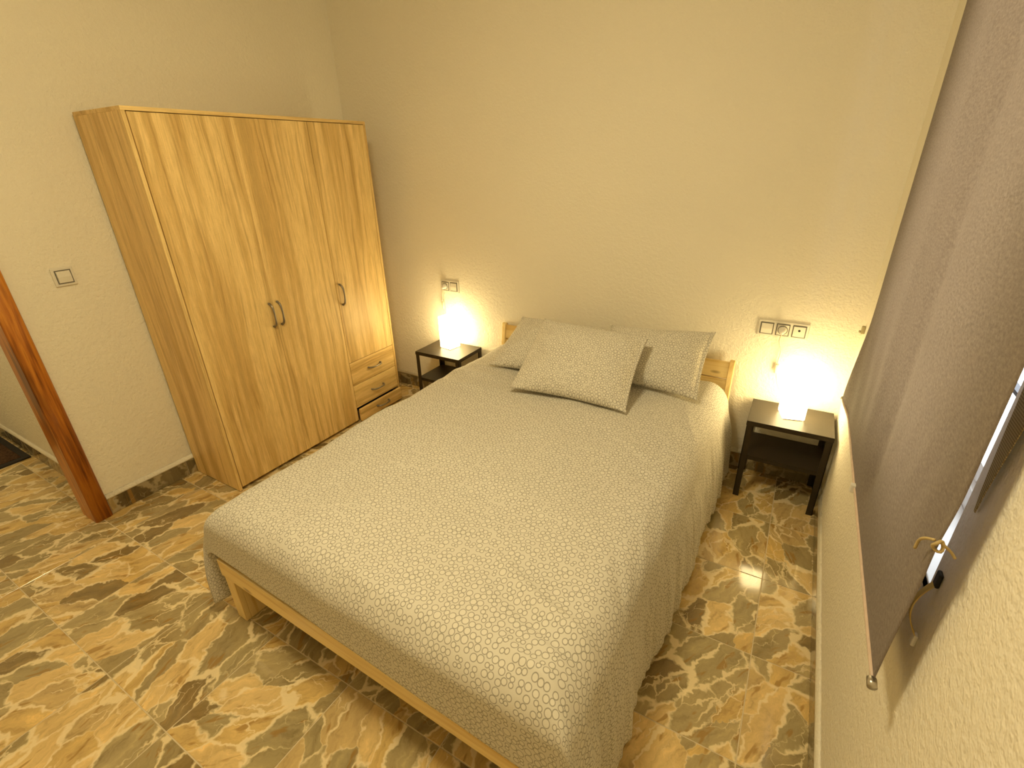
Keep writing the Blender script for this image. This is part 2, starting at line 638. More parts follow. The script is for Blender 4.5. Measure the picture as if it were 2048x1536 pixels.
# skirting: tiles with joints plus the plaster lip above
def skirting(name, p0, p1, nrm, lab):
    """run from p0 to p1 (xy) on a wall whose inward normal is nrm"""
    p0, p1, nrm = Vector((*p0, 0)), Vector((*p1, 0)), Vector((*nrm, 0))
    L = (p1 - p0).length
    d = (p1 - p0).normalized()
    rot = Matrix((d, nrm, Vector((0, 0, 1)))).transposed().to_4x4()
    bm = box(0, L, 0.0, 0.006, 0, SK - 0.004)
    bmesh.ops.transform(bm, matrix=Matrix.Translation(p0) @ rot, verts=bm.verts)
    root = struct(obj(name, bm, M['grout']), lab)
    k = 0
    while k * T < L - 0.02:
        w = min(T, L - k * T)
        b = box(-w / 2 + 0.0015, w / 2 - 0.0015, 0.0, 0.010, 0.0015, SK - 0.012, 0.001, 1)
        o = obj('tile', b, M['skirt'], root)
        o.matrix_local = Matrix.Translation(p0 + d * (k * T + w / 2)) @ rot
        k += 1
    lip = prism([(0.0, SK - 0.012), (0.012, SK - 0.012), (0.0125, SK - 0.004), (0.006, SK + 0.008), (0.0, SK + 0.014)], 'x', 0, L)
    o = obj('plaster_lip', lip, M['wall'], root, True)
    o.matrix_local = Matrix.Translation(p0) @ rot
    return root


skirting('baseboard_back', (0.125 - 0.41 * 7 - 0.137, YB), (XR, YB), (0, -1), 'stone-pattern skirting tiles along the back wall')
skirting('baseboard_left', (XL, 0.69), (XL, YB - 0.012), (1, 0), 'stone-pattern skirting tiles along the wardrobe wall')
skirting('baseboard_right', (XR, YF + 0.01), (XR, YB - 0.012), (-1, 0), 'stone-pattern skirting tiles along the window wall')
skirting('baseboard_hall', (HX, 0.725), (XL - 0.125, 0.725), (0, -1), 'dark skirting tiles in the hall')

# door frame: architrave on the room side, jamb lining through the wall
door = bpy.data.objects.new('door_1', None)
col.objects.link(door)
struct(door, 'varnished orange-brown wooden door frame')
door.location = (XL, DY1, 0)


def architrave(y0, y1, z0, z1, axis):
    return prism([(0.0, y0), (0.018, y0), (0.022, y0 + 0.012), (0.022, y1 - 0.012), (0.016, y1 - 0.004), (0.010, y1), (0.0, y1)], axis, z0, z1)


bm = bmesh.new()
W0 = -0.034
prof = [(0.0, W0), (0.016, W0), (0.021, W0 + 0.006), (0.021, 0.030), (0.017, 0.040), (0.011, 0.043), (0.0, 0.043)]
obj('architrave', prism(prof, 'z', 0.0, DZ + 0.03), M['jamb'], door, True)
obj('jamb', box(-0.125, 0.0, W0, 0.0, 0, DZ), M['jamb'], door)
prof2 = [(0.0, W0 + 0.0), (0.016, W0), (0.021, W0 + 0.006), (0.021, 0.030), (0.017, 0.040), (0.011, 0.043), (0.0, 0.043)]
other = obj('architrave', prism([(a, -(DY1 - DY0) - b) for a, b in prof2], 'z', 0.0, DZ + 0.03), M['jamb'], door, True)
obj('jamb', box(-0.125, 0.0, -(DY1 - DY0), -(DY1 - DY0) - W0, 0, DZ), M['jamb'], door)
obj('head_jamb', box(-0.125, 0.021, -(DY1 - DY0) - 0.043, 0.043, DZ - 0.034, DZ + 0.043), M['jamb'], door)

# window in its recess
win = bpy.data.objects.new('window_1', None)
col.objects.link(win)
struct(win, 'white window with glazing bars behind the blind')
win.location = (XR + 0.10, WY0, WZ0)
ww, wh = WY1 - WY0, WZ1 - WZ0
bm = bmesh.new()
for a in ((0, 0.055, 0, wh), (ww - 0.055, ww, 0, wh), (0.055, ww - 0.055, 0, 0.05), (0.055, ww - 0.055, wh - 0.055, wh)):
    bm_box(bm, 0.0, 0.06, a[0], a[1], a[2], a[3], 0.004)
obj('window_frame', bm, M['pvc'], win)
half = ww / 2
for k, (a, b) in enumerate(((0.055, half + 0.02), (half - 0.02, ww - 0.055))):
    bm = bmesh.new()
    x0 = -0.012 if k else -0.006
    for q in ((a, a + 0.05, 0.05, wh - 0.055), (b - 0.05, b, 0.05, wh - 0.055), (a + 0.05, b - 0.05, 0.05, 0.095), (a + 0.05, b - 0.05, wh - 0.105, wh - 0.055)):
        bm_box(bm, x0 + 0.02, x0 + 0.055, q[0], q[1], q[2], q[3], 0.004)
    s = obj('sash', bm, M['pvc'], win)
    obj('pane', box(x0 + 0.036, x0 + 0.040, a + 0.05, b - 0.05, 0.095, wh - 0.105), M['glass'], s)
    zz = 0.255
    while zz < wh - 0.15:
        obj('glazing_bar', box(x0 + 0.030, x0 + 0.046, a + 0.05, b - 0.05, zz, zz + 0.009), M['bluegrey'], s)
        zz += 0.205
obj('window_sill', box(-0.10, 0.0, 0.0, ww, -0.02, 0.004, 0.002), M['pvc'], win)

# ------------------------------------------------------------------ wardrobe
WX0, WXF = -2.868, -2.452          # back, front
WYA, WYB = 1.132, 2.452
WZ = 1.882
wd = thing('wardrobe', 'tall sawn-oak wardrobe with three doors and three drawers against the left wall', 'wardrobe', (WX0, WYA, 0))
D, Lw = WXF - WX0, WYB - WYA
th = 0.016
obj('side_panel', box(0, D, 0, th, 0.004, WZ - th, 0.0008, 1), M['oak'], wd)
obj('side_panel', box(0, D, Lw - th, Lw, 0.004, WZ - th, 0.0008, 1), M['oak'], wd)
obj('top_panel', box(0, D + 0.001, 0, Lw, WZ - th, WZ, 0.0008, 1), M['oak_h'], wd)
obj('back_panel', box(0.002, 0.008, th, Lw - th, 0.03, WZ - th), M['oak'], wd)
obj('divider', box(0.01, D - 0.03, 0.893 - 0.008, 0.893 + 0.008, 0.03, WZ - th), M['gap'], wd)
obj('bottom_panel', box(0.01, D - 0.03, th, Lw - th, 0.05, 0.066), M['gap'], wd)
obj('plinth', box(D - 0.05, D - 0.034, th, Lw - th, 0.0, 0.05), M['oak_h'], wd)
obj('shelf', box(0.01, D - 0.03, 0.901, Lw - th, 0.4475, 0.4615), M['gap'], wd)


def bow_handle(parent, y, z, vertical, length=0.128, x=0.0):
    bm = bmesh.new()
    n = 14
    pts, rr = [], []
    for i in range(n + 1):
        t = i / n * 2 - 1
        a = t * length / 2
        out = 0.006 + 0.026 * math.sqrt(max(0.0, 1 - abs(t) ** 2.6))
        pts.append((x + out, y, z + a) if vertical else (x + out, y + a, z))
        rr.append(0.0062 - 0.0018 * (1 - abs(t)))
    bm_tube(bm, pts, rr, 8)
    for s in (-1, 1):
        a = s * length / 2
        p = (x, y, z + a) if vertical else (x, y + a, z)
        q = (x + 0.010, p[1], p[2])
        bm_tube(bm, [p, q], 0.0066, 8)
    return obj('handle', bm, M['handle'], parent, True)


g = 0.002
door_y = [(th + 0.004, 0.453 - 0.0004), (0.453 + 0.0004, 0.891 - g / 2), (0.891 + g, Lw - th - 0.002)]
d1 = obj('wardrobe_door', box(D - 0.018, D, *door_y[0], 0.022, WZ - th - 0.003, 0.0012, 1), M['oak'], wd)
bow_handle(d1, 0.428, 0.905, True, x=D)
d2 = obj('wardrobe_door', box(D - 0.018, D, *door_y[1], 0.022, WZ - th - 0.003, 0.0012, 1), M['oak'], wd)
bow_handle(d2, 0.478, 0.905, True, x=D)
d3 = obj('wardrobe_door', box(D - 0.018, D, *door_y[2], 0.447, WZ - th - 0.003, 0.0012, 1), M['oak'], wd)
bow_handle(d3, 0.921, 0.905, True, x=D)
for (z0, z1, pull) in ((0.281, 0.4435, 0.0), (0.113, 0.2765, 0.0), (0.020, 0.108, 0.030)):
    dr = obj('drawer', box(D - 0.018 + pull, D + pull, *door_y[2], z0, z1, 0.0012, 1), M['oak_h'], wd)
    bm = bmesh.new()
    xa, xb = 0.03 + pull, D - 0.018 + pull
    ya, yb = door_y[2][0] + 0.014, door_y[2][1] - 0.014
    zt = z1 - 0.03
    bm_box(bm, xa, xb, ya, ya + 0.012, z0 + 0.012, zt)
    bm_box(bm, xa, xb, yb - 0.012, yb, z0 + 0.012, zt)
    bm_box(bm, xa, xa + 0.012, ya, yb, z0 + 0.012, zt)
    bm_box(bm, xa, xb, ya, yb, z0 + 0.006, z0 + 0.012)
    obj('drawer_box', bm, M['gap'], dr)
    bow_handle(dr, 1.103, (z0 + z1) / 2 + (0.006 if pull else 0.0), False, 0.112, x=D + pull)

# ------------------------------------------------------------------ bed frame
BED_ROT = math.radians(-1.4)
bed = thing('bed', 'low pine bed frame with slatted headboard under the ring-patterned duvet', 'bed', (-0.9165, 2.652, 0), BED_ROT)
HW = 0.7275
FL = -2.045                        # foot end (local y)


def post_outline():
    # side view of the headboard post: straight below, leaning back and rounded on top
    return [(-0.062, 0.0), (-0.002, 0.0), (0.006, 0.30), (0.018, 0.50), (0.024, 0.64), (0.020, 0.655), (0.004, 0.662), (-0.010, 0.655), (-0.016, 0.62), (-0.034, 0.46), (-0.056, 0.30)]


for s in (-1, 1):
    a, b = (s * HW, s * (HW - 0.026))
    obj('headboard_post', prism(post_outline(), 'x', min(a, b), max(a, b), 0.003), M['pine_z'], bed)


def lean_board(y, z0, z1, t, tilt):
    bm = box(-HW + 0.026, HW - 0.026, -t / 2, t / 2, -(z1 - z0) / 2, (z1 - z0) / 2, 0.004)
    bmesh.ops.transform(bm, matrix=Matrix.Translation((0, y, (z0 + z1) / 2)) @ Matrix.Rotation(-tilt, 4, 'X'), verts=bm.verts)
    return bm


obj('headboard_rail', lean_board(0.000, 0.555, 0.648, 0.018, 0.10), M['pine_x'], bed)
obj('headboard_rail', lean_board(-0.006, 0.492, 0.549, 0.018, 0.12), M['pine_x'], bed)
obj('headboard_rail', lean_board(-0.022, 0.20, 0.36, 0.018, 0.03), M['pine_x'], bed)
for s in (-1, 1):
    a, b = s * HW, s * (HW - 0.022)
    obj('side_rail', box(min(a, b), max(a, b), FL + 0.03, -0.06, 0.17, 0.295, 0.003), M['pine_y'], bed)
# foot rail: front board with a narrow cap
obj('foot_rail', box(-HW, HW, FL, FL + 0.030, 0.222, 0.302, 0.003), M['pine_x'], bed)
for s in (-1, 1):
    a, b = s * (HW - 0.004), s * (HW - 0.062)
    obj('foot_leg', box(min(a, b), max(a, b), FL + 0.006, FL + 0.028, 0.0, 0.222, 0.002), M['pine_z'], bed)
    a, b = s * (HW - 0.040), s * (HW - 0.062)
    obj('foot_leg', box(min(a, b), max(a, b), FL + 0.028, FL + 0.108, 0.0, 0.26, 0.002), M['pine_z'], bed)
obj('mid_beam', box(-0.02, 0.02, FL + 0.03, -0.06, 0.19, 0.25, 0.002), M['pine_y'], bed)
slat = None
for k in range(14):
    yy = -0.14 - k * 0.138
    obj('slat', box(-HW + 0.024, HW - 0.024, yy - 0.032, yy + 0.032, 0.252, 0.268, 0.002, 1), M['pine_x'], bed)

BEDM = Matrix.Translation((-0.9165, 2.652, 0)) @ Matrix.Rotation(BED_ROT, 4, 'Z')
BEDI = BEDM.inverted()

bm = box(-0.695, 0.695, -1.985, -0.055, 0.27, 0.505, 0.05, 4)
bm.transform(BEDM)
tag(obj('mattress', bm, M['sheet'], None, True), 'white mattress hidden beneath the ring-patterned duvet', 'mattress')


# ------------------------------------------------------------------ duvet
def sstep(a, b, x):
    t = min(1, max(0, (x - a) / (b - a)))
    return t * t * (3 - 2 * t)


CREASES = [  # world xy start, end, height, width
    ((-0.66, 0.95), (-0.15, 0.76), 0.010, 0.020),
    ((-0.60, 0.86), (-0.18, 0.71), -0.007, 0.016),
    ((-0.28, 1.32), (-0.15, 0.95), 0.010, 0.018),
    ((-0.34, 1.18), (-0.16, 0.86), -0.009, 0.020),
    ((-0.50, 0.72), (-0.20, 0.655), 0.008, 0.016),
    ((-1.05, 0.70), (-0.55, 0.66), 0.006, 0.030),
    ((-1.62, 2.06), (-1.30, 2.02), 0.010, 0.030),
    ((-1.66, 1.94), (-1.25, 1.86), 0.006, 0.028),
    ((-0.58, 1.80), (-0.24, 1.62), 0.006, 0.024),
    ((-0.52, 1.66), (-0.22, 1.48), -0.005, 0.024),
    ((-1.30, 1.10), (-0.80, 0.96), 0.005, 0.040),
    ((-1.45, 0.90), (-1.05, 0.84), 0.005, 0.035),
    ((-0.95, 1.30), (-0.45, 1.16), 0.004, 0.045),
    ((-0.34, 2.20), (-0.21, 1.85), 0.007, 0.020),
    ((-0.27, 1.62), (-0.19, 1.22), 0.010, 0.016),
    ((-0.22, 1.58), (-0.15, 1.14), -0.009, 0.016),
    ((-0.24, 1.20), (-0.13, 1.00), 0.012, 0.016),
    ((-0.25, 1.06), (-0.16, 0.80), 0.010, 0.016),
    ((-0.30, 1.98), (-0.20, 1.72), -0.007, 0.018),
    ((-1.60, 2.20), (-1.38, 2.12), 0.009, 0.022),
]


def crease(wx, wy):
    h = 0.0
    for (a, b, amp, wd_) in CREASES:
        ax, ay = a
        dx, dy = b[0] - ax, b[1] - ay
        L2 = dx * dx + dy * dy
        t = ((wx - ax) * dx + (wy - ay) * dy) / L2
        tc = min(1, max(0, t))
        px, py = ax + dx * tc, ay + dy * tc
        bend = 0.02 * math.sin(tc * 4.0)
        dd = math.hypot(wx - px, wy - py + bend)
        h += 1.5 * amp * math.exp(-(dd / wd_) ** 2) * math.sin(math.pi * min(1, max(0, 0.08 + 0.84 * tc)))
    return h


ZT = 0.555
A_ = 0.737        # half width of the top
RC = 0.115        # corner radius
ARC = RC * math.pi / 2


def cross(s, drop):
    """arc position s measured outward from the centre: returns (x outward, z drop, weight of side)"""
    flat = A_ - RC
    if s <= flat:
        return s, 0.0
    if s <= flat + ARC:
        a = (s - flat) / RC
        return flat + RC * math.sin(a), RC * (1 - math.cos(a))
    return A_, RC + (s - flat - ARC)


SL = A_ - RC + ARC + 0.375         # left arc length
SR = A_ - RC + ARC + 0.395         # right arc length
NX, NY = 230, 260
YH = -0.085                         # head end (local)
VT = 1.862                          # flat length to where the foot rounding starts
RF = 0.10
bm = bmesh.new()
uvl = bm.loops.layers.uv.new('UVMap')
grid = []
for j in range(NY + 1):
    row = []
    v = j / NY * (VT + RF * math.pi / 2 + 0.148)
    for i in range(NX + 1):
        s = -SL + (SL + SR) * i / NX
        side = -1 if s < 0 else 1
        ox, dz = cross(abs(s), 0)
        below = max(0.0, dz - RC * 0.6)
        # foot rounding
        wtop = 1 - sstep(0.04, 0.17, dz)
        if v <= VT:
            ly, dv = v, 0.0
        elif v <= VT + RF * math.pi / 2:
            a = (v - VT) / RF
            ly, dv = VT + RF * math.sin(a), RF * (1 - math.cos(a))
        else:
            ly, dv = VT + RF, RF + (v - VT - RF * math.pi / 2) * (1 + 0.18 * max(-1, min(1, s / A_)))
        y = -(ly + 0.030 * sstep(0.10, 0.40, dz) * sstep(VT, VT + RF, ly)) + YH
        z = ZT - (dz ** 4 + dv ** 4) ** 0.25
        x = side * ox
        # sides flare a little and carry vertical folds
        if side > 0:
            fl = 0.07 * below
            fold = (0.007 * math.sin(y * 5.6 + 0.7) + 0.005 * math.sin(y * 15.0 + 1.1 + 3 * below) + 0.008 * noise.noise(Vector((y * 22, z * 2.5, 4.4))) + 0.006 * noise.noise(Vector((y * 48, z * 3.5, 9.4))) + 0.020) * sstep(0.0, 0.22, below)
            x += fl + fold + 0.015 * sstep(-1.2, -0.5, y) * sstep(0, .3, below)
            z += 0.005 * math.sin(y * 6.0) * sstep(0.1, 0.3, below)
        else:
            fl = 0.06 * below
            fold = (0.008 * math.sin(y * 7.3) + 0.006 * math.sin(y * 17.0 + 0.5) + 0.014) * sstep(0.0, 0.2, below)
            x -= fl + fold
            x -= 0.030 * (1 - sstep(-2.02, -1.80, y)) * sstep(0.0, 0.16, below)
        # puffiness of the top
        u = x / A_
        puff = 0.016 * (1 - min(1, abs(u)) ** 4) * min(1, max(0, ly / 0.1)) * wtop * (1 - sstep(VT - 0.1, VT + 0.1, v))
        nz = noise.noise(Vector((x * 2.1, y * 2.1, 3.1))) * 0.016 + noise.noise(Vector((x * 5.5 + y * 2, y * 5.0 - x * 2, 7.7))) * 0.010
        nz += noise.noise(Vector((x * 9 + y * 7, y * 16 - x * 6, 1.7))) * 0.0036
        p = Vector((x, y, z))
        wp = BEDM @ p
        wt = wtop * (1 - 0.7 * sstep(VT + 0.05, VT + 0.2, v))
        p.z += (puff + nz + crease(wp.x, wp.y)) * wt
        if wt < 1:
            p.x += side * (nz + crease(wp.x - side * dz * 0.4, wp.y) * 0.7) * (1 - wtop)
        row.append((bm.verts.new(BEDM @ p), (s + 2.0, v)))
    grid.append(row)
for j in range(NY):
    for i in range(NX):
        q = (grid[j][i], grid[j + 1][i], grid[j + 1][i + 1], grid[j][i + 1])
        f = bm.faces.new([a[0] for a in q])
        for lp, a in zip(f.loops, q):
            lp[uvl].uv = a[1]
bm.normal_update()
if sum(f.normal.z for f in bm.faces) < 0:
    bmesh.ops.reverse_faces(bm, faces=bm.faces[:])
duvet = obj('duvet', bm, M['rings'], None, True)
tag(duvet, 'cream duvet printed with grey rings spread over the bed', 'duvet')
sol = duvet.modifiers.new('thickness', 'SOLIDIFY')
sol.thickness = 0.012
sol.offset = -1.0


# ------------------------------------------------------------------ pillows
def make_pillow(label, BL, BR, TL, TR, thick, seed, open_side=1):
    BL, BR, TL, TR = (Vector(p) for p in (BL, BR, TL, TR))
    ex = ((BR - BL) + (TR - TL))
    W = ex.length / 2
    ex.normalize()
    ey = ((TL - BL) + (TR - BR))
    H = ey.length / 2
    ey.normalize()
    ez = ex.cross(ey).normalized()
    ey = ez.cross(ex)
    C = (BL + BR + TL + TR) / 4
    N1, N2 = 70, 54
    bm = bmesh.new()
    uvl = bm.loops.layers.uv.new('UVMap')
    layers = []
    for sd in (1, -1):
        gr = []
        for j in range(N2 + 1):
            r = []
            for i in range(N1 + 1):
                u, v = i / N1 * 2 - 1, j / N2 * 2 - 1
                # corner position by bilinear interpolation of the seen corners
                a, b = (u + 1) / 2, (v + 1) / 2
                base = BL * (1 - a) * (1 - b) + BR * a * (1 - b) + TL * (1 - a) * b + TR * a * b
                # edges drawn in between the corners
                pin = 0.020 * (1 - u * u)
                pinv = 0.016 * (1 - v * v)
                base = base - ey * pin * v * abs(v) ** 2 - ex * pinv * u * abs(u) ** 2
                # loose flap of the pillowcase at its open end
                uu = u * open_side
                fu = (1 - abs(u) ** 2.6) if uu < 0 else (1 - min(1.0, abs(u) / 0.93) ** 2.8)
                fv = 1 - abs(v) ** 2.4
                t = thick * max(0, fu) ** 0.55 * max(0, fv) ** 0.55
                nz = noise.noise(Vector((u * 2.2 + seed, v * 2.0, sd * 3.0))) * 0.010 + noise.noise(Vector((u * 6 + seed, v * 5, sd * 5.0))) * 0.004
                # radial puckers near the ends
                nz += 0.008 * math.sin(v * 8 + 3 * u + seed) * sstep(0.45, 0.75, abs(u)) * (1 - sstep(0.80, 0.97, abs(u))) * (1 - abs(v) ** 2)
                edge = (1 - abs(u) ** 8) * (1 - abs(v) ** 8)
                r.append((base + ez * (sd * (t + 0.0045 * (1 - abs(v) ** 4) * (1 - abs(u) ** 30)) + nz * edge * sstep(0.0, 0.012, t)), ((u * W / 2) + seed * 1.7 + sd, v * H / 2 + seed)))
            gr.append(r)
        layers.append(gr)
    origin = (BL + BR) / 2
    for sd, gr in zip((1, -1), layers):
        vs = [[bm.verts.new(p - origin) for p, _ in r] for r in gr]
        for j in range(N2):
            for i in range(N1):
                idx = ((j, i), (j, i + 1), (j + 1, i + 1), (j + 1, i))
                if sd < 0:
                    idx = idx[::-1]
                f = bm.faces.new([vs[a][b] for a, b in idx])
                for lp, (a, b) in zip(f.loops, idx):
                    lp[uvl].uv = gr[a][b][1]
    bmesh.ops.remove_doubles(bm, verts=bm.verts[:], dist=0.0008)
    o = obj('pillow', bm, M['rings_p'], None, True, origin)
    return tag(o, label, 'pillow', 'ring-patterned pillows at the bed head')


make_pillow('ring-patterned pillow lying in front, propped on the other two pillows',
            (-1.150, 1.905, 0.600), (-0.548, 1.930, 0.595), (-1.165, 2.335, 0.845), (-0.566, 2.285, 0.845), 0.076, 1.3)
make_pillow('ring-patterned pillow leaning on the headboard nearest the window, partly covered',
            (-0.845, 2.225, 0.600), (-0.292, 2.215, 0.590), (-0.845, 2.545, 0.792), (-0.296, 2.545, 0.832), 0.070, 4.1)
make_pillow('ring-patterned pillow leaning on the headboard nearest the wardrobe, mostly covered',
            (-1.435, 2.130, 0.592), (-0.880, 2.175, 0.595), (-1.420, 2.545, 0.765), (-0.870, 2.545, 0.765), 0.070, 7.6, -1)


# ------------------------------------------------------------------ nightstands
def make_nightstand(label, x0, y0, w=0.372, d=0.278, h=0.45):
    t = thing('nightstand', label, 'nightstand', (x0, y0, 0), 0, 'black metal nightstands')
    bm = bmesh.new()
    bm_box(bm, 0, w, 0, d, h - 0.006, h, 0.0015, 1)
    bm_box(bm, 0, w, 0, 0.004, h - 0.024, h - 0.006)
    bm_box(bm, 0, w, d - 0.004, d, h - 0.024, h - 0.006)
    bm_box(bm, 0, 0.004, 0.004, d - 0.004, h - 0.024, h - 0.006)
    bm_box(bm, w - 0.004, w, 0.004, d - 0.004, h - 0.024, h - 0.006)
    obj('table_top', bm, M['blackmetal'], t)
    for sx in (0, 1):
        for sy in (0, 1):
            bm = bmesh.new()
            lx = (0.002, 0.030) if sx == 0 else (w - 0.030, w - 0.002)
            ly = (0.002, 0.005) if sy == 0 else (d - 0.005, d - 0.002)
            bm_box(bm, lx[0], lx[1], ly[0], ly[1], 0.0, h - 0.006)
            lx2 = (0.002, 0.005) if sx == 0 else (w - 0.005, w - 0.002)
            ly2 = (0.002, 0.030) if sy == 0 else (d - 0.030, d - 0.002)
            bm_box(bm, lx2[0], lx2[1], ly2[0], ly2[1], 0.0, h - 0.006)
            obj('leg', bm, M['blackmetal'], t)
    bm = bmesh.new()
    zs = 0.248
    bm_box(bm, 0.006, w - 0.006, 0.006, d - 0.006, zs, zs + 0.005)
    for q in ((0.006, w - 0.006, 0.004, 0.008), (0.006, w - 0.006, d - 0.008, d - 0.004), (0.006, 0.010, 0.006, d - 0.006), (w - 0.010, w - 0.006, 0.006, d - 0.006)):
        bm_box(bm, *q, zs - 0.016, zs)
    obj('shelf', bm, M['blackmetal'], t)
    return t


make_nightstand('black metal nightstand in the corner beside the window wall', -0.072, 2.396)
make_nightstand('black metal nightstand between the wardrobe and the bed', -2.203, 2.396)


# ------------------------------------------------------------------ table lamps
def make_lamp(label, x, y, rot, cable_pts, switch_at, plug_at):
    t = thing('table_lamp', label, 'lamp', (x, y, 0.4505), 0, 'lit glass table lamps')
    a = 0.050
    bm = box(-a, a, -a, a, 0.005, 0.228, 0.003, 1)
    bmesh.ops.transform(bm, matrix=Matrix.Rotation(rot, 4, 'Z'), verts=bm.verts)
    obj('lamp_shade', bm, M['lampglass'], t, False)
    bm = box(-a * 0.86, a * 0.86, -a * 0.86, a * 0.86, 0.0, 0.0045, 0.001)
    bmesh.ops.transform(bm, matrix=Matrix.Rotation(rot, 4, 'Z'), verts=bm.verts)
    obj('lamp_base', bm, M['white'], t)
    o = Vector((x, y, 0.4505))
    pts = [Vector(p) - o for p in cable_pts]
    obj('cable', tube(spline(pts, 8), 0.0028, 6), M['cable'], t, True)
    s = Vector(switch_at) - o
    obj('inline_switch', box(s.x - 0.009, s.x + 0.009, s.y - 0.008, s.y + 0.008, s.z - 0.026, s.z + 0.026, 0.006, 3), M['cable'], t, True)
    p = Vector(plug_at) - o
    bm = bmesh.new()
    bm_tube(bm, [(p.x, p.y, p.z), (p.x, p.y - 0.012, p.z), (p.x, p.y - 0.030, p.z - 0.004), (p.x, p.y - 0.036, p.z - 0.012)], [0.0195, 0.0185, 0.012, 0.006], 14)
    obj('plug', bm, M['white'], t, True)
    return t


YW = YB
RZ, LZ = 0.845, 0.857              # socket plate heights
RXC, LXC = -0.0055, -2.078
RSX = RXC                           # socket in the middle of the right plate
LSX = LXC - 0.036
make_lamp('glowing white square glass lamp on the nightstand near the window', 0.112, 2.545, math.radians(14),
          [(RSX, YW - 0.042, RZ - 0.012), (RSX - 0.004, YW - 0.036, RZ - 0.05), (RSX + 0.012, YW - 0.022, RZ - 0.11), (RSX + 0.010, YW - 0.018, RZ - 0.19), (RSX + 0.03, YW - 0.03, 0.56), (0.085, 2.64, 0.470), (0.108, 2.60, 0.458)],
          (RSX + 0.010, YW - 0.018, RZ - 0.205), (RSX, YW - 0.010, RZ))
make_lamp('glowing white square glass lamp on the nightstand beside the wardrobe', -2.030, 2.575, math.radians(-10),
          [(LSX, YW - 0.042, LZ - 0.012), (LSX - 0.012, YW - 0.036, LZ - 0.06), (LSX - 0.022, YW - 0.025, LZ - 0.13), (LSX - 0.012, YW - 0.022, LZ - 0.22), (LSX - 0.01, YW - 0.03, 0.53), (-2.085, 2.65, 0.463), (-2.035, 2.615, 0.458)],
          (LSX - 0.0215, YW - 0.024, LZ - 0.135), (LSX, YW - 0.010, LZ))


# ------------------------------------------------------------------ wall plates
def socket_module(parent, x, z):
    obj('socket_insert', box(x - 0.026, x + 0.026, -0.0135, -0.008, z - 0.026, z + 0.026, 0.001, 1), M['socket'], parent)
    bm = bmesh.new()
    r0, r1, n = 0.0205, 0.0225, 24
    rings = []
    for (r, yy) in ((r0, -0.0148), (r1, -0.0148), (r1, -0.012), (r0, -0.012)):
        rings.append([bm.verts.new((x + r * math.cos(2 * math.pi * k / n), yy, z + r * math.sin(2 * math.pi * k / n))) for k in range(n)])
    for a in range(4):
        for k in range(n):
            bm.faces.new((rings[a][k], rings[a][(k + 1) % n], rings[(a + 1) % 4][(k + 1) % n], rings[(a + 1) % 4][k]))
    bmesh.ops.recalc_face_normals(bm, faces=bm.faces[:])
    obj('socket_rim', bm, M['greyring'], parent)


def rocker_module(parent, x, z):
    obj('rocker', prism([(-0.008, -0.0255), (-0.0145, -0.0255), (-0.0165, 0.0), (-0.0125, 0.0255), (-0.008, 0.0255)], 'x', x - 0.0255, x + 0.0255, 0.0008), M['socket'], parent)
    for v in parent.children:
        if v.name.startswith('rocker') and abs(v.location.z) < 1e-9 and not v.get('set'):
            v.location.z = z
            v['set'] = 1
            del v['set']


def aerial_module(parent, x, z):
    obj('aerial_insert', box(x - 0.026, x + 0.026, -0.0135, -0.008, z - 0.026, z + 0.026, 0.001, 1), M['socket'], parent)
    obj('aerial_hole', tube([(x, -0.012, z + 0.006), (x, -0.0145, z + 0.006)], 0.0055, 12), M['darkhole'], parent)


def bezel(parent, x, z, w=0.0300):
    bm = bmesh.new()
    i = 0.0265
    for q in ((-w, w, i, w), (-w, w, -w, -i), (-w, -i, -i, i), (i, w, -i, i)):
        bm_box(bm, x + q[0], x + q[1], -0.0105, -0.008, z + q[2], z + q[3])
    obj('bezel', bm, M['greyring'], parent)


def plate(name, label, cat, loc, rotz, mods, group=None, edge=0.041):
    t = thing(name, label, cat, loc, rotz, group)
    n = len(mods)
    pitch = 0.072
    w = (n - 1) * pitch / 2 + edge
    obj('cover_plate', box(-w, w, -0.0085, 0.0, -0.041, 0.041, 0.003, 2), M['socket'], t)
    for k, md in enumerate(mods):
        x = (k - (n - 1) / 2) * pitch
        bezel(t, x, 0.0)
        md(t, x, 0.0)
    return t


plate('wall_socket', 'ivory triple wall plate with switch, plugged socket and aerial outlet above the lamp', 'socket', (RXC, YB, RZ), 0, (rocker_module, socket_module, aerial_module), 'bedside wall plates')
plate('wall_socket', 'ivory double wall plate with plugged socket and switch, on the wardrobe side', 'socket', (LXC, YB, LZ), 0, (socket_module, rocker_module), 'bedside wall plates')
sw = plate('light_switch', 'single light switch with dark square border between door frame and wardrobe', 'switch', (XL, 0.885, 1.214), math.radians(90), (rocker_module,))

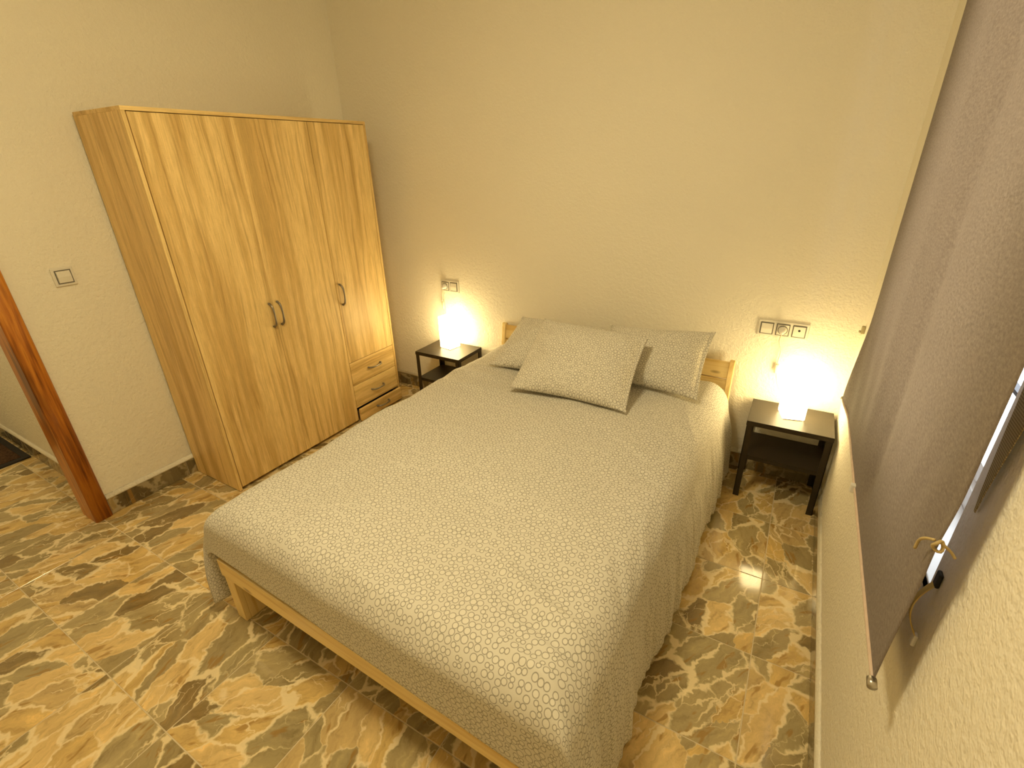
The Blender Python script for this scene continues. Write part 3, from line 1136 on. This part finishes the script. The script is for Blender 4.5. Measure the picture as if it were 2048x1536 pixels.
# ------------------------------------------------------------------ roller blind
BX = 0.269
BY0, BY1, BZ0, BZ1 = 0.836, 2.137, 0.756, 2.36
bl = thing('roller_blind', 'grey-brown fabric roller blind hanging over the window', 'blind', (BX, (BY0 + BY1) / 2, BZ0))
bm = bmesh.new()
NB, MB_ = 110, 130
vs = []
for j in range(MB_ + 1):
    z = BZ0 + (BZ1 - BZ0) * (j / MB_) ** 1.25
    r = []
    for i in range(NB + 1):
        y = BY0 + (BY1 - BY0) * i / NB
        hgt = (z - BZ0) / (BZ1 - BZ0)
        x = 0.0
        damp = sstep(0.0, 0.10, hgt)
        # soft vertical folds
        x += 0.010 * math.exp(-((y - 1.40 - 0.10 * (hgt - 0.5)) / 0.06) ** 2) * damp
        x -= 0.007 * math.exp(-((y - 1.60 - 0.06 * hgt) / 0.09) ** 2) * damp
        x += 0.002 * math.sin(y * 9.0 + hgt * 2.0) * sstep(0, .2, hgt) * (1 - sstep(.75, 1, hgt))
        # puckers running up from the far lower corner
        x += 0.0020 * math.sin((y - 2.14) * 30 - z * 9) * math.exp(-((hgt - 0.16) / 0.13) ** 2) * sstep(1.2, 1.7, y)
        x += 0.0025 * math.sin(y * 55 + z * 20) * math.exp(-((hgt - 0.22) / 0.06) ** 2) * (1 - sstep(0.95, 1.25, y))
        # lower far corner curls towards the room
        x -= 0.014 * sstep(1.95, 2.137, y) * (1 - sstep(0.0, 0.22, hgt))
        near = -0.024 * (1 - sstep(BY0, BY0 + 0.5, y)) * sstep(0.0, 0.35, hgt)
        r.append(bm.verts.new((x, near + y - (BY0 + BY1) / 2 + 0.02 * sstep(1.8, 2.137, y) * (1 - sstep(0.0, 0.12, hgt)), z - BZ0)))
    vs.append(r)
for j in range(MB_):
    for i in range(NB):
        bm.faces.new((vs[j][i], vs[j][i + 1], vs[j + 1][i + 1], vs[j + 1][i]))
bmesh.ops.recalc_face_normals(bm, faces=bm.faces[:])
fab = obj('fabric', bm, M['blind'], bl, True)
sm = fab.modifiers.new('thickness', 'SOLIDIFY')
sm.thickness = 0.0012
hy = (BY1 - BY0) / 2
pts = []
for k in range(41):
    yb = BY0 + (BY1 - BY0) * k / 40
    pts.append((-0.014 * sstep(1.95, 2.137, yb), yb - (BY0 + BY1) / 2 + 0.02 * sstep(1.8, 2.137, yb), -0.002))
obj('bottom_bar', tube(pts, 0.0048, 8), M['bar'], bl, True)
obj('end_cap', tube([(-0.002, -hy - 0.014, -0.003), (-0.002, -hy + 0.004, -0.002)], 0.0085, 12), M['steel'], bl, True)
obj('end_cap', tube([(-0.014, hy + 0.018, -0.002), (-0.014, hy + 0.026, -0.002)], 0.0065, 12), M['steel'], bl, True)
obj('bar_clip', box(-0.012, 0.004, 0.006, 0.022, -0.016, 0.010, 0.002), M['white'], bl)
obj('roller_tube', tube([(0.0, -hy - 0.01, BZ1 - BZ0 + 0.012), (0.0, hy + 0.01, BZ1 - BZ0 + 0.012)], 0.019, 16), M['steel'], bl, True)
for s in (-1, 1):
    obj('bracket', box(-0.02, XR - BX, s * (hy + 0.018) - 0.003, s * (hy + 0.018) + 0.003, BZ1 - BZ0 - 0.015, BZ1 - BZ0 + 0.045, 0.001), M['steel'], bl)
# knotted cord at the near edge of the fabric
kx, ky, kz = -0.006, -hy - 0.022, 1.100 - BZ0
bm = bmesh.new()
loop = [(kx + 0.004 + 0.006 * math.cos(a), ky - 0.002 + 0.004 * math.sin(2 * a), kz + 0.009 * math.sin(a)) for a in [k * 2 * math.pi / 14 for k in range(15)]]
bm_tube(bm, loop, 0.0026, 6)
bm_tube(bm, spline([(kx - 0.002, ky, kz + 0.008), (kx - 0.008, ky + 0.016, kz - 0.004), (kx - 0.010, ky + 0.030, kz - 0.020), (kx - 0.010, ky + 0.034, kz - 0.040)], 6), 0.0024, 6)
bm_tube(bm, spline([(kx + 0.006, ky, kz + 0.006), (kx + 0.022, ky + 0.004, kz - 0.008), (kx + 0.030, ky + 0.004, kz - 0.018)], 6), 0.0024, 6)
obj('cord_knot', bm, M['cord'], bl, True)

# ------------------------------------------------------------------ shutter strap by the window
st = thing('shutter_strap', 'woven tan roller-shutter strap on the wall edge beside the blind', 'strap', (XR, 0.850, 1.13))
n = 30
bm = bmesh.new()
rows = []
for k in range(n + 1):
    t = k / n
    z = t * 1.12
    off = -0.003 - 0.010 * math.sin(math.pi * min(1, t * 1.3)) ** 0.7
    wv = 0.028 * min(1.0, 0.10 + t * 5)
    rows.append([bm.verts.new((off + dx, dy + 0.012, z)) for dx, dy in ((0, 0.028 - 2 * wv), (0, 0.028), (-0.0012, 0.028), (-0.0012, 0.028 - 2 * wv))])
for a, b in zip(rows, rows[1:]):
    for k in range(4):
        bm.faces.new((a[k], a[(k + 1) % 4], b[(k + 1) % 4], b[k]))
bm.faces.new(rows[0])
bm.faces.new(rows[-1][::-1])
bmesh.ops.recalc_face_normals(bm, faces=bm.faces[:])
obj('woven_band', bm, M['strap'], st)
obj('guide', box(-0.014, 0.0, -0.022, 0.046, 1.10, 1.14, 0.002), M['white'], st)

tl = thing('strap_tail', 'short bowed yellow strap tail fixed to the wall below the window corner', 'strap', (XR, 0.89, 0.845))
bm = bmesh.new()
rows = []
for k in range(17):
    t = k / 16
    off = -0.003 - 0.020 * math.sin(math.pi * t) ** 0.9
    wv = 0.0065
    yy = 0.012 * t
    rows.append([bm.verts.new((off + dx, yy + dy, t * 0.118)) for dx, dy in ((0, -wv), (0, wv), (-0.002, wv), (-0.002, -wv))])
for a, b in zip(rows, rows[1:]):
    for k in range(4):
        bm.faces.new((a[k], a[(k + 1) % 4], b[(k + 1) % 4], b[k]))
bm.faces.new(rows[0])
bm.faces.new(rows[-1][::-1])
bmesh.ops.recalc_face_normals(bm, faces=bm.faces[:])
obj('strap_band', bm, M['yellowstrap'], tl)
obj('strap_slot', box(-0.007, 0.0, 0.003, 0.021, 0.112, 0.142, 0.003), M['darkhole'], tl)
obj('end_clip', box(-0.008, 0.0, -0.008, 0.006, -0.022, 0.004, 0.003), M['white'], tl)

hd = thing('cord_holder', 'small tan plastic cord holder on the window wall near the corner', 'cord holder', (XR, 2.612, 0.895))
obj('holder_body', box(-0.014, 0.0, -0.012, 0.012, 0.0, 0.034, 0.003), M['holder'], hd)
obj('holder_hook', box(-0.022, -0.014, -0.008, 0.008, 0.004, 0.012, 0.002), M['holder'], hd)

# ------------------------------------------------------------------ door mat in the hall
mt = thing('door_mat', 'dark brown door mat on the hall floor beyond the doorway', 'mat', (-4.28, 0.40, 0.0))
obj('mat_pile', box(-0.25, 0.25, -0.56, 0.27, 0.001, 0.014, 0.003), M['mat'], mt)
bm = bmesh.new()
for q in ((-0.29, 0.29, 0.27, 0.305), (-0.29, 0.29, -0.60, -0.56), (-0.29, -0.25, -0.56, 0.27), (0.25, 0.29, -0.56, 0.27)):
    bm_box(bm, *q, 0.0005, 0.011, 0.002)
obj('mat_border', bm, M['matrim'], mt)

# ------------------------------------------------------------------ ceiling lamp (above the frame)
cl = thing('ceiling_lamp', 'round opal ceiling lamp above the foot of the bed', 'lamp', (CEIL_LAMP[0], CEIL_LAMP[1], ZC))
bm = bmesh.new()
prof = [(0.203, -0.012), (0.201, -0.034), (0.186, -0.060), (0.158, -0.078), (0.118, -0.090), (0.07, -0.097), (0.03, -0.099)]
nseg = 28
rings = [[bm.verts.new((r * math.cos(2 * math.pi * k / nseg), r * math.sin(2 * math.pi * k / nseg), z)) for k in range(nseg)] for r, z in prof]
for A, B in zip(rings, rings[1:]):
    for k in range(nseg):
        bm.faces.new((A[k], A[(k + 1) % nseg], B[(k + 1) % nseg], B[k]))
bm.faces.new(rings[-1])
bmesh.ops.recalc_face_normals(bm, faces=bm.faces[:])
dome = bm.copy()
obj('diffuser', bm, M['ceilglobe'], cl, True)
obj('base_ring', tube([(0, 0, -0.016), (0, 0, -0.001)], 0.215, 40), M['white'], cl, False)
hl = thing('ceiling_lamp', 'added unseen fill light on the hall ceiling beyond the doorway', 'lamp', (-3.75, -0.10, ZC))  # unseen fixture added to brighten the hall wall
obj('diffuser', dome, M['hallfill'], hl, True)
obj('base_ring', tube([(0, 0, -0.016), (0, 0, -0.001)], 0.215, 40), M['white'], hl, False)
